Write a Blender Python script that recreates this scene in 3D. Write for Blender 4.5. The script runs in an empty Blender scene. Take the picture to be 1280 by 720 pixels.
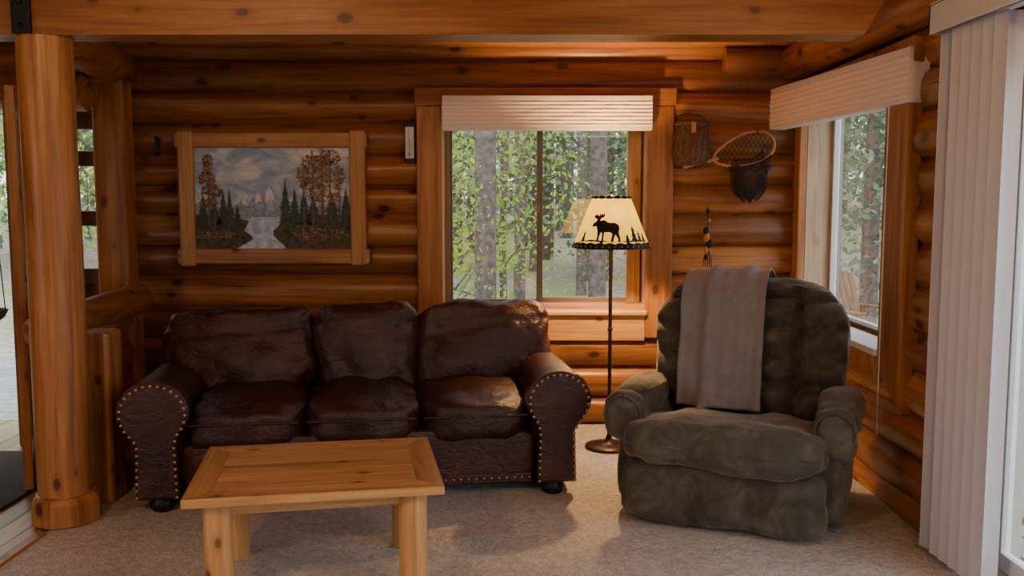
import bpy, bmesh, math, random
import numpy as np
from mathutils import Vector, Matrix, noise, geometry
from mathutils.bvhtree import BVHTree
random.seed(7); np.random.seed(7)
SC=bpy.context.scene
# ---------------------------------------------------------------- materials
def newmat(name):
    m=bpy.data.materials.new(name); m.use_nodes=True
    nt=m.node_tree; b=nt.nodes['Principled BSDF']
    return m,nt,b
def N(nt,t,**k):
    n=nt.nodes.new(t)
    for a,v in k.items():
        if a.startswith('i_'): n.inputs[a[2:].replace('_',' ')].default_value=v
        else: setattr(n,a,v)
    return n
def L(nt,a,b): nt.links.new(a,b)
def ramp(nt,fac,stops):
    r=nt.nodes.new('ShaderNodeValToRGB'); e=r.color_ramp.elements
    while len(e)<len(stops): e.new(0.5)
    for i,(p,c) in enumerate(stops):
        e[i].position=p; e[i].color=(*c,1) if len(c)==3 else c
    L(nt,fac,r.inputs[0]); return r.outputs[0]
def objvec(nt,rnd=True):
    tc=N(nt,'ShaderNodeTexCoord')
    if not rnd: return tc.outputs['Object'],None
    at=N(nt,'ShaderNodeAttribute',attribute_name='rnd')
    vm=N(nt,'ShaderNodeVectorMath',operation='MULTIPLY_ADD')
    L(nt,at.outputs['Vector'],vm.inputs[0]); vm.inputs[1].default_value=(37,17,53)
    L(nt,tc.outputs['Object'],vm.inputs[2]); return vm.outputs[0],at.outputs['Fac']
def mapping(nt,v,s):
    m=N(nt,'ShaderNodeMapping'); m.inputs['Scale'].default_value=s; L(nt,v,m.inputs[0]); return m.outputs[0]
def mixc(nt,fac,a,b,mode='MIX'):
    m=N(nt,'ShaderNodeMix',data_type='RGBA',blend_type=mode)
    for s,x in ((0,fac),(6,a),(7,b)):
        if hasattr(x,'links') or hasattr(x,'is_linked'): L(nt,x,m.inputs[s])
        else: m.inputs[s].default_value=x if s==0 else (*x,1)
    return m.outputs[2]
def bump(nt,b,h,strength=.3,dist=.01):
    bp=N(nt,'ShaderNodeBump'); bp.inputs['Strength'].default_value=strength; bp.inputs['Distance'].default_value=dist
    L(nt,h,bp.inputs['Height']); L(nt,bp.outputs[0],b.inputs['Normal'])
def noisen(nt,v,scale,detail=4,rough=.5,dist=0):
    n=N(nt,'ShaderNodeTexNoise'); n.inputs['Scale'].default_value=scale; n.inputs['Detail'].default_value=detail
    n.inputs['Roughness'].default_value=rough; n.inputs['Distortion'].default_value=dist
    if v is not None: L(nt,v,n.inputs['Vector'])
    return n.outputs['Fac']
def wood(name,axis,dark,mid,light,rough=.42,knot=.95,ks=4.6,gs=1.0,vary=.35,coat=0,kr=1.0):
    m,nt,b=newmat(name); v,r=objvec(nt)
    s=[13*gs]*3; s[axis]=.9*gs
    g=noisen(nt,mapping(nt,v,s),1,7,.62,.5)
    s_=[60*gs]*3; s_[axis]=2.5*gs
    fine=noisen(nt,mapping(nt,v,s_),1,3,.6)
    col=ramp(nt,g,[(.3,dark),(.48,mid),(.68,light)])
    col=mixc(nt,.45,col,ramp(nt,fine,[(.35,(.45,.36,.3)),(.6,(1,1,1))]),'MULTIPLY')
    s2=[1.3]*3; s2[axis]=.35
    big=noisen(nt,mapping(nt,v,s2),1.6,3)
    col=mixc(nt,.6,col,ramp(nt,big,[(.3,(.48,.38,.31)),(.65,(1,1,1))]),'MULTIPLY')
    # drying cracks along the grain
    s4=[26*gs]*3; s4[axis]=.55*gs
    ck=noisen(nt,mapping(nt,v,s4),1,2,.5,.3)
    col=mixc(nt,.8,col,ramp(nt,ck,[(.245,(.12,.08,.06)),(.275,(1,1,1))]),'MULTIPLY')
    s3=[1]*3; s3[axis]=.6
    vo=N(nt,'ShaderNodeTexVoronoi'); vo.inputs['Scale'].default_value=ks; L(nt,mapping(nt,v,s3),vo.inputs['Vector'])
    kf=ramp(nt,vo.outputs['Distance'],[(.05*kr,(1,1,1)),(.085*kr,(.8,.8,.8)),(.10*kr,(.25,.25,.25)),(.19*kr,(0,0,0))])
    km=N(nt,'ShaderNodeMath',operation='MULTIPLY'); L(nt,kf,km.inputs[0]); km.inputs[1].default_value=knot
    col=mixc(nt,km.outputs[0],col,(dark[0]*.35,dark[1]*.28,dark[2]*.25))
    mr=N(nt,'ShaderNodeMapRange'); L(nt,r,mr.inputs[0]); mr.inputs[3].default_value=1-vary; mr.inputs[4].default_value=1+vary*.45
    hs=N(nt,'ShaderNodeHueSaturation'); L(nt,mr.outputs[0],hs.inputs['Value']); L(nt,col,hs.inputs['Color'])
    L(nt,hs.outputs[0],b.inputs['Base Color']); b.inputs['Roughness'].default_value=rough
    if coat: b.inputs['Coat Weight'].default_value=coat; b.inputs['Coat Roughness'].default_value=.25
    bump(nt,b,g,.3,.008); return m
LD,LM,LL=(.19,.06,.016),(.46,.185,.050),(.66,.32,.105)
logX=wood('log_wood_x',0,LD,LM,LL,.34,kr=1.5,ks=5.6); logY=wood('log_wood_y',1,LD,LM,LL,.34,kr=1.5,ks=5.6); logZ=wood('log_wood_z',2,(.28,.11,.035),(.50,.225,.068),(.68,.35,.13),.4,vary=.15,kr=1.35,ks=7)
TC=((.26,.09,.024),(.48,.195,.055),(.62,.31,.10))
trimX=wood('trim_wood_x',0,*TC,.4,ks=5.5,vary=.2,kr=1.3)
trimY=wood('trim_wood_y',1,*TC,.4,ks=5.5,vary=.2,kr=1.3)
trimZ=wood('trim_wood_z',2,*TC,.4,ks=5.5,vary=.2,kr=1.3)
PC=((.48,.24,.08),(.70,.40,.15),(.82,.54,.24))
pineX=wood('pale_pine_x',0,*PC,.33,ks=8,vary=.13,coat=.3,kr=1.3)
pineY=wood('pale_pine_y',1,*PC,.33,ks=8,vary=.13,coat=.3,kr=1.3)
pineZ=wood('pale_pine_z',2,*PC,.36,ks=8,vary=.1,kr=1.3)
FC=((.34,.15,.05),(.55,.27,.09),(.68,.38,.15))
frmX=wood('frame_pine_x',0,*FC,.4,ks=7,vary=.13,kr=1.2); frmZ=wood('frame_pine_z',2,*FC,.4,ks=7,vary=.13,kr=1.2)
darkw=wood('dark_wood',2,(.05,.013,.004),(.16,.045,.014),(.24,.08,.025),.4)
jambm=wood('jamb_wood',2,(.50,.33,.18),(.70,.52,.33),(.78,.62,.44),.45,knot=.3,vary=.1)
def plain(name,c,rough=.5,metal=0,nz=0,ns=40,bs=0,**k):
    m,nt,b=newmat(name); b.inputs['Base Color'].default_value=(*c,1); b.inputs['Roughness'].default_value=rough; b.inputs['Metallic'].default_value=metal
    v,_=objvec(nt,False); f=noisen(nt,v,ns,5)
    if nz: L(nt,ramp(nt,f,[(.3,tuple(x*(1-nz) for x in c)),(.7,tuple(min(1,x*(1+nz)) for x in c))]),b.inputs['Base Color'])
    if bs: bump(nt,b,f,bs,.004)
    for a,x in k.items(): b.inputs[a.replace('_',' ')].default_value=x
    return m
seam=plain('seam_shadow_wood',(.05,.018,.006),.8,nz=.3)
white=plain('white_paint',(.72,.72,.72),.45,nz=.04)
blindm=plain('blind_fabric',(.84,.75,.70),.8,nz=.04,ns=90)
vanem=plain('vane_vinyl',(.64,.65,.72),.45,nz=.02)
blackm=plain('black_metal',(.012,.012,.013),.45,.4,nz=.2)
bronze=plain('bronze_metal',(.09,.055,.035),.38,.8,nz=.2)
brass=plain('nailhead_brass',(.42,.27,.15),.35,.9,nz=.1)
alu=plain('window_vinyl_tan',(.30,.2,.13),.5,nz=.08)
grayf=plain('window_frame_grey',(.16,.13,.11),.5,nz=.08)
doorf=plain('door_frame_beige',(.5,.46,.4),.5,nz=.05)
wick=plain('wicker',(.13,.065,.03),.65,nz=.5,ns=60,bs=.4)
netm=plain('net_cord',(.014,.010,.008),.8,nz=.2)
bent=plain('bentwood',(.42,.2,.07),.4,nz=.25,ns=20)
def leather():
    m,nt,b=newmat('brown_leather'); v,_=objvec(nt,False)
    f=noisen(nt,v,3.5,5,.6); L(nt,ramp(nt,f,[(.3,(.022,.0068,.0052)),(.55,(.043,.0125,.0095)),(.75,(.078,.025,.018))]),b.inputs['Base Color'])
    b.inputs['Roughness'].default_value=.30
    vo=N(nt,'ShaderNodeTexVoronoi',feature='DISTANCE_TO_EDGE'); vo.inputs['Scale'].default_value=140; L(nt,v,vo.inputs['Vector'])
    w=noisen(nt,mapping(nt,v,(1,1.0,1.6)),8,6,.6,1.6)
    mx=N(nt,'ShaderNodeMath',operation='MULTIPLY_ADD'); L(nt,vo.outputs['Distance'],mx.inputs[0]); mx.inputs[1].default_value=.25; L(nt,w,mx.inputs[2])
    bump(nt,b,mx.outputs[0],.6,.016); return m
leath=leather()
def microf(name,c,sheen=.6,w1=.62,w2=1.6):
    m,nt,b=newmat(name); v,_=objvec(nt,False)
    f=noisen(nt,v,7,5,.65,.8); L(nt,ramp(nt,f,[(.3,tuple(x*w1 for x in c)),(.5,c),(.72,tuple(x*w2 for x in c))]),b.inputs['Base Color'])
    b.inputs['Roughness'].default_value=.85; b.inputs['Sheen Weight'].default_value=sheen; b.inputs['Sheen Roughness'].default_value=.4
    b.inputs['Sheen Tint'].default_value=(.55,.52,.45,1)
    w=noisen(nt,v,14,5,.6,1.0); bump(nt,b,w,.45,.012); return m
chairm=microf('olive_microfiber',(.066,.062,.045),.5,.5,2.0)
throwm=microf('grey_throw_fleece',(.235,.22,.225),.4,.85,1.12)
def carpetm():
    m,nt,b=newmat('carpet_pile'); v,_=objvec(nt,False)
    f=noisen(nt,v,120,3,.7); g=noisen(nt,v,2.2,4); h=noisen(nt,v,28,3)
    c=ramp(nt,f,[(.3,(.52,.48,.43)),(.7,(.93,.90,.86))])
    c=mixc(nt,.5,c,ramp(nt,g,[(.3,(.78,.76,.75)),(.7,(1,1,1))]),'MULTIPLY')
    c=mixc(nt,.45,c,ramp(nt,h,[(.35,(.6,.58,.57)),(.65,(1,1,1))]),'MULTIPLY')
    L(nt,c,b.inputs['Base Color']); b.inputs['Roughness'].default_value=.95; b.inputs['Specular IOR Level'].default_value=.1
    ad=N(nt,'ShaderNodeMath',operation='MULTIPLY_ADD'); L(nt,h,ad.inputs[0]); ad.inputs[1].default_value=1.5; L(nt,f,ad.inputs[2])
    bump(nt,b,ad.outputs[0],.9,.014); return m
carp=carpetm()
floorw=wood('floor_wood',1,(.4,.27,.17),(.62,.45,.3),(.72,.56,.4),.3,knot=.4)
matm=plain('mat_fibre',(.06,.045,.035),.9,nz=.5,ns=150,bs=.5)
def glassm():
    m,nt,b=newmat('window_glass'); nt.nodes.remove(b)
    o=nt.nodes['Material Output']; t=N(nt,'ShaderNodeBsdfTransparent'); g=N(nt,'ShaderNodeBsdfGlossy'); g.inputs['Roughness'].default_value=.0
    g.inputs['Color'].default_value=(1,1,1,1); t.inputs['Color'].default_value=(.95,.97,.96,1)
    f=N(nt,'ShaderNodeFresnel'); f.inputs[0].default_value=2.7; mx=N(nt,'ShaderNodeMixShader')
    L(nt,f.outputs[0],mx.inputs[0]); L(nt,t.outputs[0],mx.inputs[1]); L(nt,g.outputs[0],mx.inputs[2]); L(nt,mx.outputs[0],o.inputs[0]); return m
glass=glassm()
def shadem(name,tc_,es,dc):
    m,nt,b=newmat(name); nt.nodes.remove(b); o=nt.nodes['Material Output']
    v,_=objvec(nt,False); f=noisen(nt,v,9,4)
    c=ramp(nt,f,[(.3,tuple(x*.75 for x in tc_)),(.7,tc_)])
    t=N(nt,'ShaderNodeBsdfTranslucent'); d=N(nt,'ShaderNodeBsdfDiffuse'); e=N(nt,'ShaderNodeEmission'); e.inputs[1].default_value=es
    L(nt,c,t.inputs[0]); d.inputs[0].default_value=(*dc,1)
    L(nt,ramp(nt,f,[(.3,(1,.50,.03)),(.7,(1,.66,.07))]),e.inputs[0])
    mx=N(nt,'ShaderNodeMixShader'); mx.inputs[0].default_value=.3; ad=N(nt,'ShaderNodeAddShader')
    L(nt,t.outputs[0],mx.inputs[1]); L(nt,d.outputs[0],mx.inputs[2]); L(nt,mx.outputs[0],ad.inputs[0]); L(nt,e.outputs[0],ad.inputs[1]); L(nt,ad.outputs[0],o.inputs[0]); return m
shade=shadem('lampshade_parchment',(.020,.014,.0012),1.1,(.22,.12,.02))
domem=shadem('ceiling_dome_glass',(.3,.2,.1),1.5,(.4,.3,.2))
def leafm(name,stops,tr=.4):
    m,nt,b=newmat(name); nt.nodes.remove(b); o=nt.nodes['Material Output']
    at=N(nt,'ShaderNodeAttribute',attribute_name='rnd'); c=ramp(nt,at.outputs['Fac'],stops)
    t=N(nt,'ShaderNodeBsdfTranslucent'); d=N(nt,'ShaderNodeBsdfDiffuse'); mx=N(nt,'ShaderNodeMixShader'); mx.inputs[0].default_value=tr
    L(nt,c,t.inputs[0]); L(nt,c,d.inputs[0]); L(nt,d.outputs[0],mx.inputs[1]); L(nt,t.outputs[0],mx.inputs[2]); L(nt,mx.outputs[0],o.inputs[0]); return m
leafG=leafm('leaf_green',[(0,(.20,.36,.06)),(.5,(.46,.62,.11)),(1,(.86,.84,.18))],.5)
leafC=leafm('leaf_conifer',[(0,(.09,.155,.10)),(.6,(.20,.30,.20)),(1,(.33,.42,.30))],.3)
leafF=leafm('leaf_far_haze',[(0,(.30,.37,.28)),(.5,(.48,.55,.40)),(1,(.72,.73,.50))],.5)  # distance haze put into the leaf colour: paler greens for far trees
bark=plain('bark',(.16,.13,.115),.9,nz=.5,ns=14,bs=.6)
def groundm():
    m,nt,b=newmat('leaf_litter'); v,_=objvec(nt,False); f=noisen(nt,v,9,8,.75); g=noisen(nt,v,.5,3)
    c=ramp(nt,f,[(.3,(.17,.13,.10)),(.5,(.42,.35,.29)),(.7,(.62,.55,.49))])
    c=mixc(nt,ramp(nt,g,[(.45,(0,0,0)),(.65,(.8,.8,.8))]),c,(.26,.32,.12)); L(nt,c,b.inputs['Base Color']); b.inputs['Roughness'].default_value=1; return m
gm=groundm()
deckm=plain('deck_grey',(.34,.33,.33),.8,nz=.25,ns=6)
# ---------------------------------------------------------------- mesh builder
class MB:
    def __init__(s,*mats): s.v=[];s.f=[];s.m=[];s.sm=[];s.r=[];s.mats=list(mats);s.M=Matrix.Identity(4)
    def add(s,vs,fs,m=0,smooth=True,rnd=None):
        o=len(s.v); r=random.random() if rnd is None else rnd
        M=s.M
        s.v+= [tuple(M@Vector(p)) for p in vs]
        for f in fs: s.f.append(tuple(i+o for i in f)); s.m.append(m); s.sm.append(smooth); s.r.append(r)
    def box(s,a,b,m=0,bev=.004,R=None,rnd=None,seg=2):
        a=Vector(a);b=Vector(b); c=(a+b)/2; d=b-a
        bm=bmesh.new(); bmesh.ops.create_cube(bm,size=1)
        for v in bm.verts: v.co=Vector((v.co.x*d.x,v.co.y*d.y,v.co.z*d.z))
        if bev>0: bmesh.ops.bevel(bm,geom=list(bm.edges),offset=min(bev,min(abs(d.x),abs(d.y),abs(d.z))*.45),segments=seg,profile=.5,affect='EDGES')
        if R is not None: bmesh.ops.transform(bm,matrix=R,verts=bm.verts)
        bm.verts.ensure_lookup_table()
        s.add([v.co+c for v in bm.verts],[[v.index for v in f.verts] for f in bm.faces],m,False,rnd); bm.free()
    def tube(s,pts,r,m=0,seg=10,wob=0,rnd=None,caps=True,sq=1.0,smooth=True):
        pts=[Vector(p) for p in pts]; n=len(pts); rr=r if hasattr(r,'__len__') else [r]*n
        vs=[];fs=[]; sd=random.random()*100
        t0=(pts[1]-pts[0]).normalized(); up=Vector((0,0,1)) if abs(t0.z)<.9 else Vector((1,0,0))
        for i,p in enumerate(pts):
            t=(pts[min(i+1,n-1)]-pts[max(i-1,0)]).normalized()
            a=t.cross(up).normalized(); b=a.cross(t).normalized()
            for j in range(seg):
                an=2*math.pi*j/seg; R=rr[i]
                if wob: R*=1+wob*noise.noise(Vector((math.cos(an)*1.2+sd,math.sin(an)*1.2,p.length*1.3)))
                vs.append(p+a*math.cos(an)*R+b*math.sin(an)*R*sq)
        for i in range(n-1):
            for j in range(seg):
                k=(j+1)%seg; fs.append((i*seg+j,i*seg+k,(i+1)*seg+k,(i+1)*seg+j))
        s.add(vs,fs,m,smooth,rnd)
        if caps:
            r0=s.r[-1]
            s.add(vs[:seg],[tuple(range(seg))],m,False,r0); s.add(vs[-seg:],[tuple(reversed(range(seg)))],m,False,r0)
    def log(s,p0,p1,r,m=0,seg=20,wob=.18,step=.15):
        p0=Vector(p0);p1=Vector(p1); n=max(2,int((p1-p0).length/step)+1)
        s.tube([p0.lerp(p1,i/(n-1)) for i in range(n)],r,m,seg,wob)
    def lathe(s,prof,c=(0,0,0),seg=24,m=0,rip=None,smooth=True,sy=1.0):
        vs=[];fs=[];n=len(prof)
        for i,(r,z) in enumerate(prof):
            for j in range(seg):
                a=2*math.pi*j/seg; R=r+(rip(a,i) if rip else 0)
                vs.append((c[0]+R*math.cos(a),c[1]+R*math.sin(a)*sy,c[2]+z))
        for i in range(n-1):
            for j in range(seg):
                k=(j+1)%seg; fs.append((i*seg+j,i*seg+k,(i+1)*seg+k,(i+1)*seg+j))
        s.add(vs,fs,m,smooth)
    def soft(s,c,h,n=4,res=18,fn=None,m=0,R=None,wr=.0,ws=5):
        bm=bmesh.new(); bmesh.ops.create_cube(bm,size=2); bmesh.ops.subdivide_edges(bm,edges=list(bm.edges),cuts=res,use_grid_fill=True)
        vs=[]; sd=Vector((random.random()*50,0,0)); bm.verts.ensure_lookup_table()
        for v in bm.verts:
            p=v.co; q=Vector([math.copysign(math.sin(abs(x)*math.pi/2)**.8 if abs(x)<1 else 1,x) for x in p])
            d=(abs(q.x)**n+abs(q.y)**n+abs(q.z)**n)**(1/n); q=q/d
            w=Vector((q.x*h[0],q.y*h[1],q.z*h[2]))
            if fn: w=fn(w,q)
            if wr:
                w=w+q*wr*noise.fractal(w*ws+sd,1,2,4)
            if R is not None: w=R@w
            vs.append(w+Vector(c))
        s.add(vs,[[v.index for v in f.verts] for f in bm.faces],m,True); bm.free()
    def ball(s,c,r,m=0,seg=8,sc=(1,1,1)):
        vs=[];fs=[];R=seg//2
        for i in range(R+1):
            t=math.pi*i/R
            for j in range(seg): 
                a=2*math.pi*j/seg; vs.append((c[0]+r*sc[0]*math.sin(t)*math.cos(a),c[1]+r*sc[1]*math.sin(t)*math.sin(a),c[2]+r*sc[2]*math.cos(t)))
        for i in range(R):
            for j in range(seg): k=(j+1)%seg; fs.append((i*seg+j,(i+1)*seg+j,(i+1)*seg+k,i*seg+k))
        s.add(vs,fs,m,True)
    def poly(s,pts3,m=0,rnd=None):
        tri=geometry.tessellate_polygon([[Vector(p) for p in pts3]])
        s.add(pts3,[tuple(t) for t in tri],m,False,rnd)
    def build(s,name,loc=(0,0,0),rz=0,parent=None):
        me=bpy.data.meshes.new(name); me.from_pydata(s.v,[],s.f)
        for mt in s.mats: me.materials.append(mt)
        me.polygons.foreach_set('material_index',s.m); me.polygons.foreach_set('use_smooth',s.sm)
        at=me.attributes.new('rnd','FLOAT','FACE'); at.data.foreach_set('value',s.r)
        me.update(); o=bpy.data.objects.new(name,me); SC.collection.objects.link(o)
        o.location=loc; o.rotation_euler=(0,0,rz)
        if parent: o.parent=parent
        return o
def Tr(x,y,z): return Matrix.Translation((x,y,z))
def Rx(a): return Matrix.Rotation(a,4,'X')
# ---------------------------------------------------------------- camera
cam=bpy.data.cameras.new('camera'); co=bpy.data.objects.new('camera',cam); SC.collection.objects.link(co); SC.camera=co
cam.sensor_width=36; cam.lens=1150/1280*36; co.location=(0,0,1.5); co.rotation_euler=(math.radians(90-5.46),0,0); cam.clip_end=300
# ---------------------------------------------------------------- room shell
YB=6.0; XR=1.84; LR=.112; SP=.2
CZ=2.64
w=MB(logX,seam); 
ox0,ox1,oz0,oz1=-.45,.87,.78,2.15
z=.10
while z<CZ:
    yc=YB+LR+random.uniform(-.015,.015); r=LR+random.uniform(-.008,.009)
    if z+.07>oz0 and z-.07<oz1:
        w.log((-2.6,yc,z),(ox0-.02,yc,z),r); w.log((ox1+.02,yc,z),(XR+.22,yc,z),r)
    else: w.log((-2.6,yc,z),(XR+.22,yc,z),r)
    z+=SP
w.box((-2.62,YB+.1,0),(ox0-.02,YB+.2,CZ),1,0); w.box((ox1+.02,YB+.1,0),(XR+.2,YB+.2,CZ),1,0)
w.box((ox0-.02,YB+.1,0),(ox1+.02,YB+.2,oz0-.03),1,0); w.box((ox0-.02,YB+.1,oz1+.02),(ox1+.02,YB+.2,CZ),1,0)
w.build('wall_back')
w=MB(logY,seam); ry0,ry1,rz0,rz1=4.5,5.84,.76,2.17; dy0,dy1,dz1=-2.0,3.62,2.12
z=.0
while z<CZ:
    xc=XR+LR+random.uniform(-.012,.012); r=LR+random.uniform(-.004,.010)
    segs=[(-3,dy0),(dy1,6.2)] if z-.07<dz1 else [(-3,6.2)]
    for a,b in segs:
        if b>6 and z+.07>rz0 and z-.07<rz1: w.log((xc,a,z),(xc,ry0-.02,z),r); w.log((xc,ry1+.02,z),(xc,b,z),r)
        else: w.log((xc,a,z),(xc,b,z),r)
    z+=SP
X0,X1=XR+.1,XR+.2
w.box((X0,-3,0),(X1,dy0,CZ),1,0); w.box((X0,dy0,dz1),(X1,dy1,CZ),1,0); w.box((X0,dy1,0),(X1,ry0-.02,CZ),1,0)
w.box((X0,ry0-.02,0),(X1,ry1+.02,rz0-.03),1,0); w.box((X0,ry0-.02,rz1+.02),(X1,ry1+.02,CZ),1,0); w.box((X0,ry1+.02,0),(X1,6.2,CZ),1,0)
w.build('wall_right')
w=MB(logY,seam); z=.1
while z<CZ:
    if .8<z<2.15: w.log((-4.45,-3,z),(-4.45,-2.2,z),LR,step=.4); w.log((-4.45,1.6,z),(-4.45,5.6,z),LR,step=.4)
    else: w.log((-4.45,-3,z),(-4.45,5.6,z),LR,step=.4)
    z+=SP
w.box((-4.5,-3,0),(-4.4,5.6,.75),1,0); w.box((-4.5,-3,2.2),(-4.4,5.6,CZ),1,0); w.box((-4.5,1.62,.75),(-4.4,5.6,2.2),1,0); w.build('wall_left')  # gap left in this unseen wall is added to let in daylight fill
w=MB(logX,seam); z=.1
while z<CZ: w.log((-4.5,-3,z),(2,-3,z),LR,step=.4); z+=SP
w.box((-4.5,-3.1,0),(2,-3,CZ),1,0); w.build('wall_front')
w=MB(logX,logZ,seam)
for z in np.arange(2.15,CZ,.2): w.log((-4.4,5.6,z),(-2.55,5.6,z),LR)
for z in np.arange(.1,2.1,.2): w.log((-4.4,5.6,z),(-3.98,5.6,z),LR)
w.box((-4.45,5.58,2.1),(-2.6,5.66,CZ),2,0)
w.box((-3.01,5.5,0),(-2.92,5.68,2.1),1,.01)
w.box((-2.95,6.08,2.06),(-2.6,6.2,CZ),0,0); 
w.build('wall_entry')
c=MB(trimY); x=-4.5
while x<2.1: c.box((x,-3.1,CZ),(min(x+.145,2.1),6.2,CZ+.03),0,.004); x+=.148
c.box((-4.6,-3.2,CZ+.03),(2.2,6.3,CZ+.06),0,0)
c.build('ceiling')
f=MB(floorw); x=-4.5
while x<-2.14: f.box((x,-3,-.05),(x+.118,6.2,0),0,.002); x+=.12
f.box((-2.12,-3,-.05),(2.05,6.2,-.012),0,0); f.build('floor')
f=MB(carp); f.box((-2.1,-3,-.011),(XR+.02,YB+.02,.012),0,.006); f.build('carpet')
f=MB(matm); f.box((-3.9,4.25,.001),(-2.47,5.35,.018),0,.006); f.build('door_mat')
f=MB(trimY); f.box((-2.14,-3,-.0),(-2.08,4.0,.022),0,.008); f.build('trim_1')
b=MB(trimX,blackm)
b.add([(-2.45,4.08,2.215),(1.53,4.08,2.215),(1.66,4.08,2.45),(1.66,4.08,2.56),(-2.45,4.08,2.56),(-2.45,4.26,2.215),(1.53,4.26,2.215),(1.66,4.26,2.45),(1.66,4.26,2.56),(-2.45,4.26,2.56)],
 [(0,1,2,3,4),(9,8,7,6,5),(0,5,6,1),(1,6,7,2),(2,7,8,3),(4,3,8,9),(0,4,9,5)],0,False)
b.box((-4.4,4.10,2.30),(-2.3,4.24,2.56),0,.01)
b.box((-2.16,4.055,2.215),(-2.08,4.078,2.56),1,.003)
for zz in (2.25,2.35,2.45): b.ball((-2.12,4.052,zz),.012,1)
b.build('ceiling_beam')
b=MB(logY,logX)
b.log((1.80,3.9,2.37),(1.80,6.0,2.37),.11,0)
b.log((1.35,6.0,2.39),(1.9,6.0,2.39),.10,1)
b.build('ceiling_beam.001')
b=MB(trimX); b.box((-2.5,5.86,2.47),(1.85,6.0,2.60),0,.01); b.build('ceiling_beam.002')
b=MB(logY); b.log((-2.16,4.2,2.34),(-2.55,6.0,2.34),.12,0); b.log((-2.30,3.9,2.5),(-2.30,-2.9,2.5),.1,0); b.build('ceiling_beam.003')
p=MB(logZ,trimZ)
p.log((0,0,.02),(0,0,2.215),.117,0,28,.08)
p.lathe([(.10,.16),(.135,.145),(.152,.12),(.155,.02),(.14,.012)],(0,0,0),8,1,smooth=False)
p.build('log_post',(-2.08,4.18,0))
p=MB(logZ); p.box((-.1,-.09,0),(.1,.09,.86),0,.02); p.build('log_post.001',(-2.06,4.50,0))
p=MB(trimZ,logZ); p.box((-.1,-.08,.9),(.1,.08,2.25),0,.015); p.box((-.11,-.1,0),(.12,.09,.80),1,.02); p.build('log_post.002',(-2.53,5.9,0))
p=MB(logY,logY)
a=Vector((-2.12,4.62,0)); bb=Vector((-2.46,5.78,0))
for z in (.12,.33,.54,.73): p.log(a+Vector((-.06,0,z)),bb+Vector((-.06,0,z)),.11)
p.log(a+Vector((-.10,-.3,.88)),bb+Vector((.10,-.02,.88)),.095,1,wob=.06); p.build('half_wall')
# ---------------------------------------------------------------- windows
def reveal(m,u0,u1,z0,z1,d,mz,mx,ml):
    m.box((u0-.02,0.02,z0),(u0,d,z1),ml,0); m.box((u1,0.02,z0),(u1+.02,d,z1),ml,0)
    m.box((u0,0.0,z0-.03),(u1,d,z0),mx,.004); m.box((u0,.02,z1),(u1,d,z1+.02),mx,0)
def frame(m,u0,u1,z0,z1,y0,y1,t,mi,bev=.004):
    m.box((u0,y0,z0),(u0+t,y1,z1),mi,bev); m.box((u1-t,y0,z0),(u1,y1,z1),mi,bev)
    m.box((u0+t,y0,z0),(u1-t,y1,z0+t),mi,bev); m.box((u0+t,y0,z1-t),(u1-t,y1,z1),mi,bev)
def pane(m,u0,u1,z0,z1,y,mi): m.add([(u0,y,z0),(u1,y,z0),(u1,y,z1),(u0,y,z1)],[(0,1,2,3)],mi,False)
m=MB(trimZ,trimX,pineX,jambm,grayf,alu,glass,pineZ)
m.M=Tr(0,YB,0)
m.box((ox0-.165,-.035,.60),(ox0+.0,.02,2.10),0,.008); m.box((ox1,-.035,.60),(ox1+.17,.02,2.10),0,.008)
m.box((ox0-.175,-.04,2.10),(ox1+.185,.02,2.215),1,.008)
m.box((ox0,-.03,.58),(ox1,.02,.755),2,.008); m.box((ox0-.01,-.06,.75),(ox1+.01,.12,.785),2,.01)
D_=.08
reveal(m,ox0,ox1,oz0,oz1,.2+D_,0,2,7)
frame(m,ox0,ox1,oz0,oz1,.12+D_,.2+D_,.035,5)
frame(m,ox0+.03,.19,oz0+.03,oz1-.03,.13+D_,.16+D_,.02,4); frame(m,.165,ox1-.05,oz0+.03,oz1-.03,.10+D_,.13+D_,.035,5)
m.box((.165,.085+D_,oz0+.03),(.205,.12+D_,oz1-.03),4,.004); m.box((ox1-.10,.09+D_,oz0+.02),(ox1-.01,.15+D_,oz1-.02),7,.004)
pane(m,ox0+.03,.19,oz0+.03,oz1-.03,.145+D_,6); pane(m,.18,ox1-.08,oz0+.03,oz1-.03,.115+D_,6)
m.box((.16,.07+D_,1.42),(.185,.09+D_,1.47),5,.004)
m.build('window_1')
m=MB(trimZ,trimX,pineX,jambm,white,alu,glass,jambm,grayf)
m.M=Matrix(((0,1,0,XR),(-1,0,0,0),(0,0,1,0),(0,0,0,1)))
u0,u1=-ry1,-ry0
m.box((u0-.11,-.03,.62),(u0,.02,2.12),0,.008)
m.add([(u1,-.035,2.14),(u1,-.035,.70),(u1+.26,-.035,.50),(u1+.26,-.035,2.14),(u1,.03,2.14),(u1,.03,.70),(u1+.26,.03,.50),(u1+.26,.03,2.14)],
 [(0,1,2,3),(7,6,5,4),(0,4,5,1),(1,5,6,2),(2,6,7,3),(3,7,4,0)],0,False)
m.box((u0-.1,-.035,2.12),(u1+.28,.02,2.24),1,.008)
m.box((u0,-.03,.60),(u1,.02,.74),1,.008); m.box((u0,-.05,.73),(u1,.14,.765),4,.006)
reveal(m,u0,u1,rz0,rz1,.24,0,2,7)
frame(m,u0,u1,rz0,rz1,.19,.24,.025,8); frame(m,u0+.025,u1-.3,rz0+.025,rz1-.02,.17,.21,.02,4)
m.box((-4.86,.16,rz0+.02),(-4.82,.22,rz1),4,.004)
pane(m,u0+.03,u1-.03,rz0+.03,rz1-.03,.20,6)
m.build('window_2')
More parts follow.
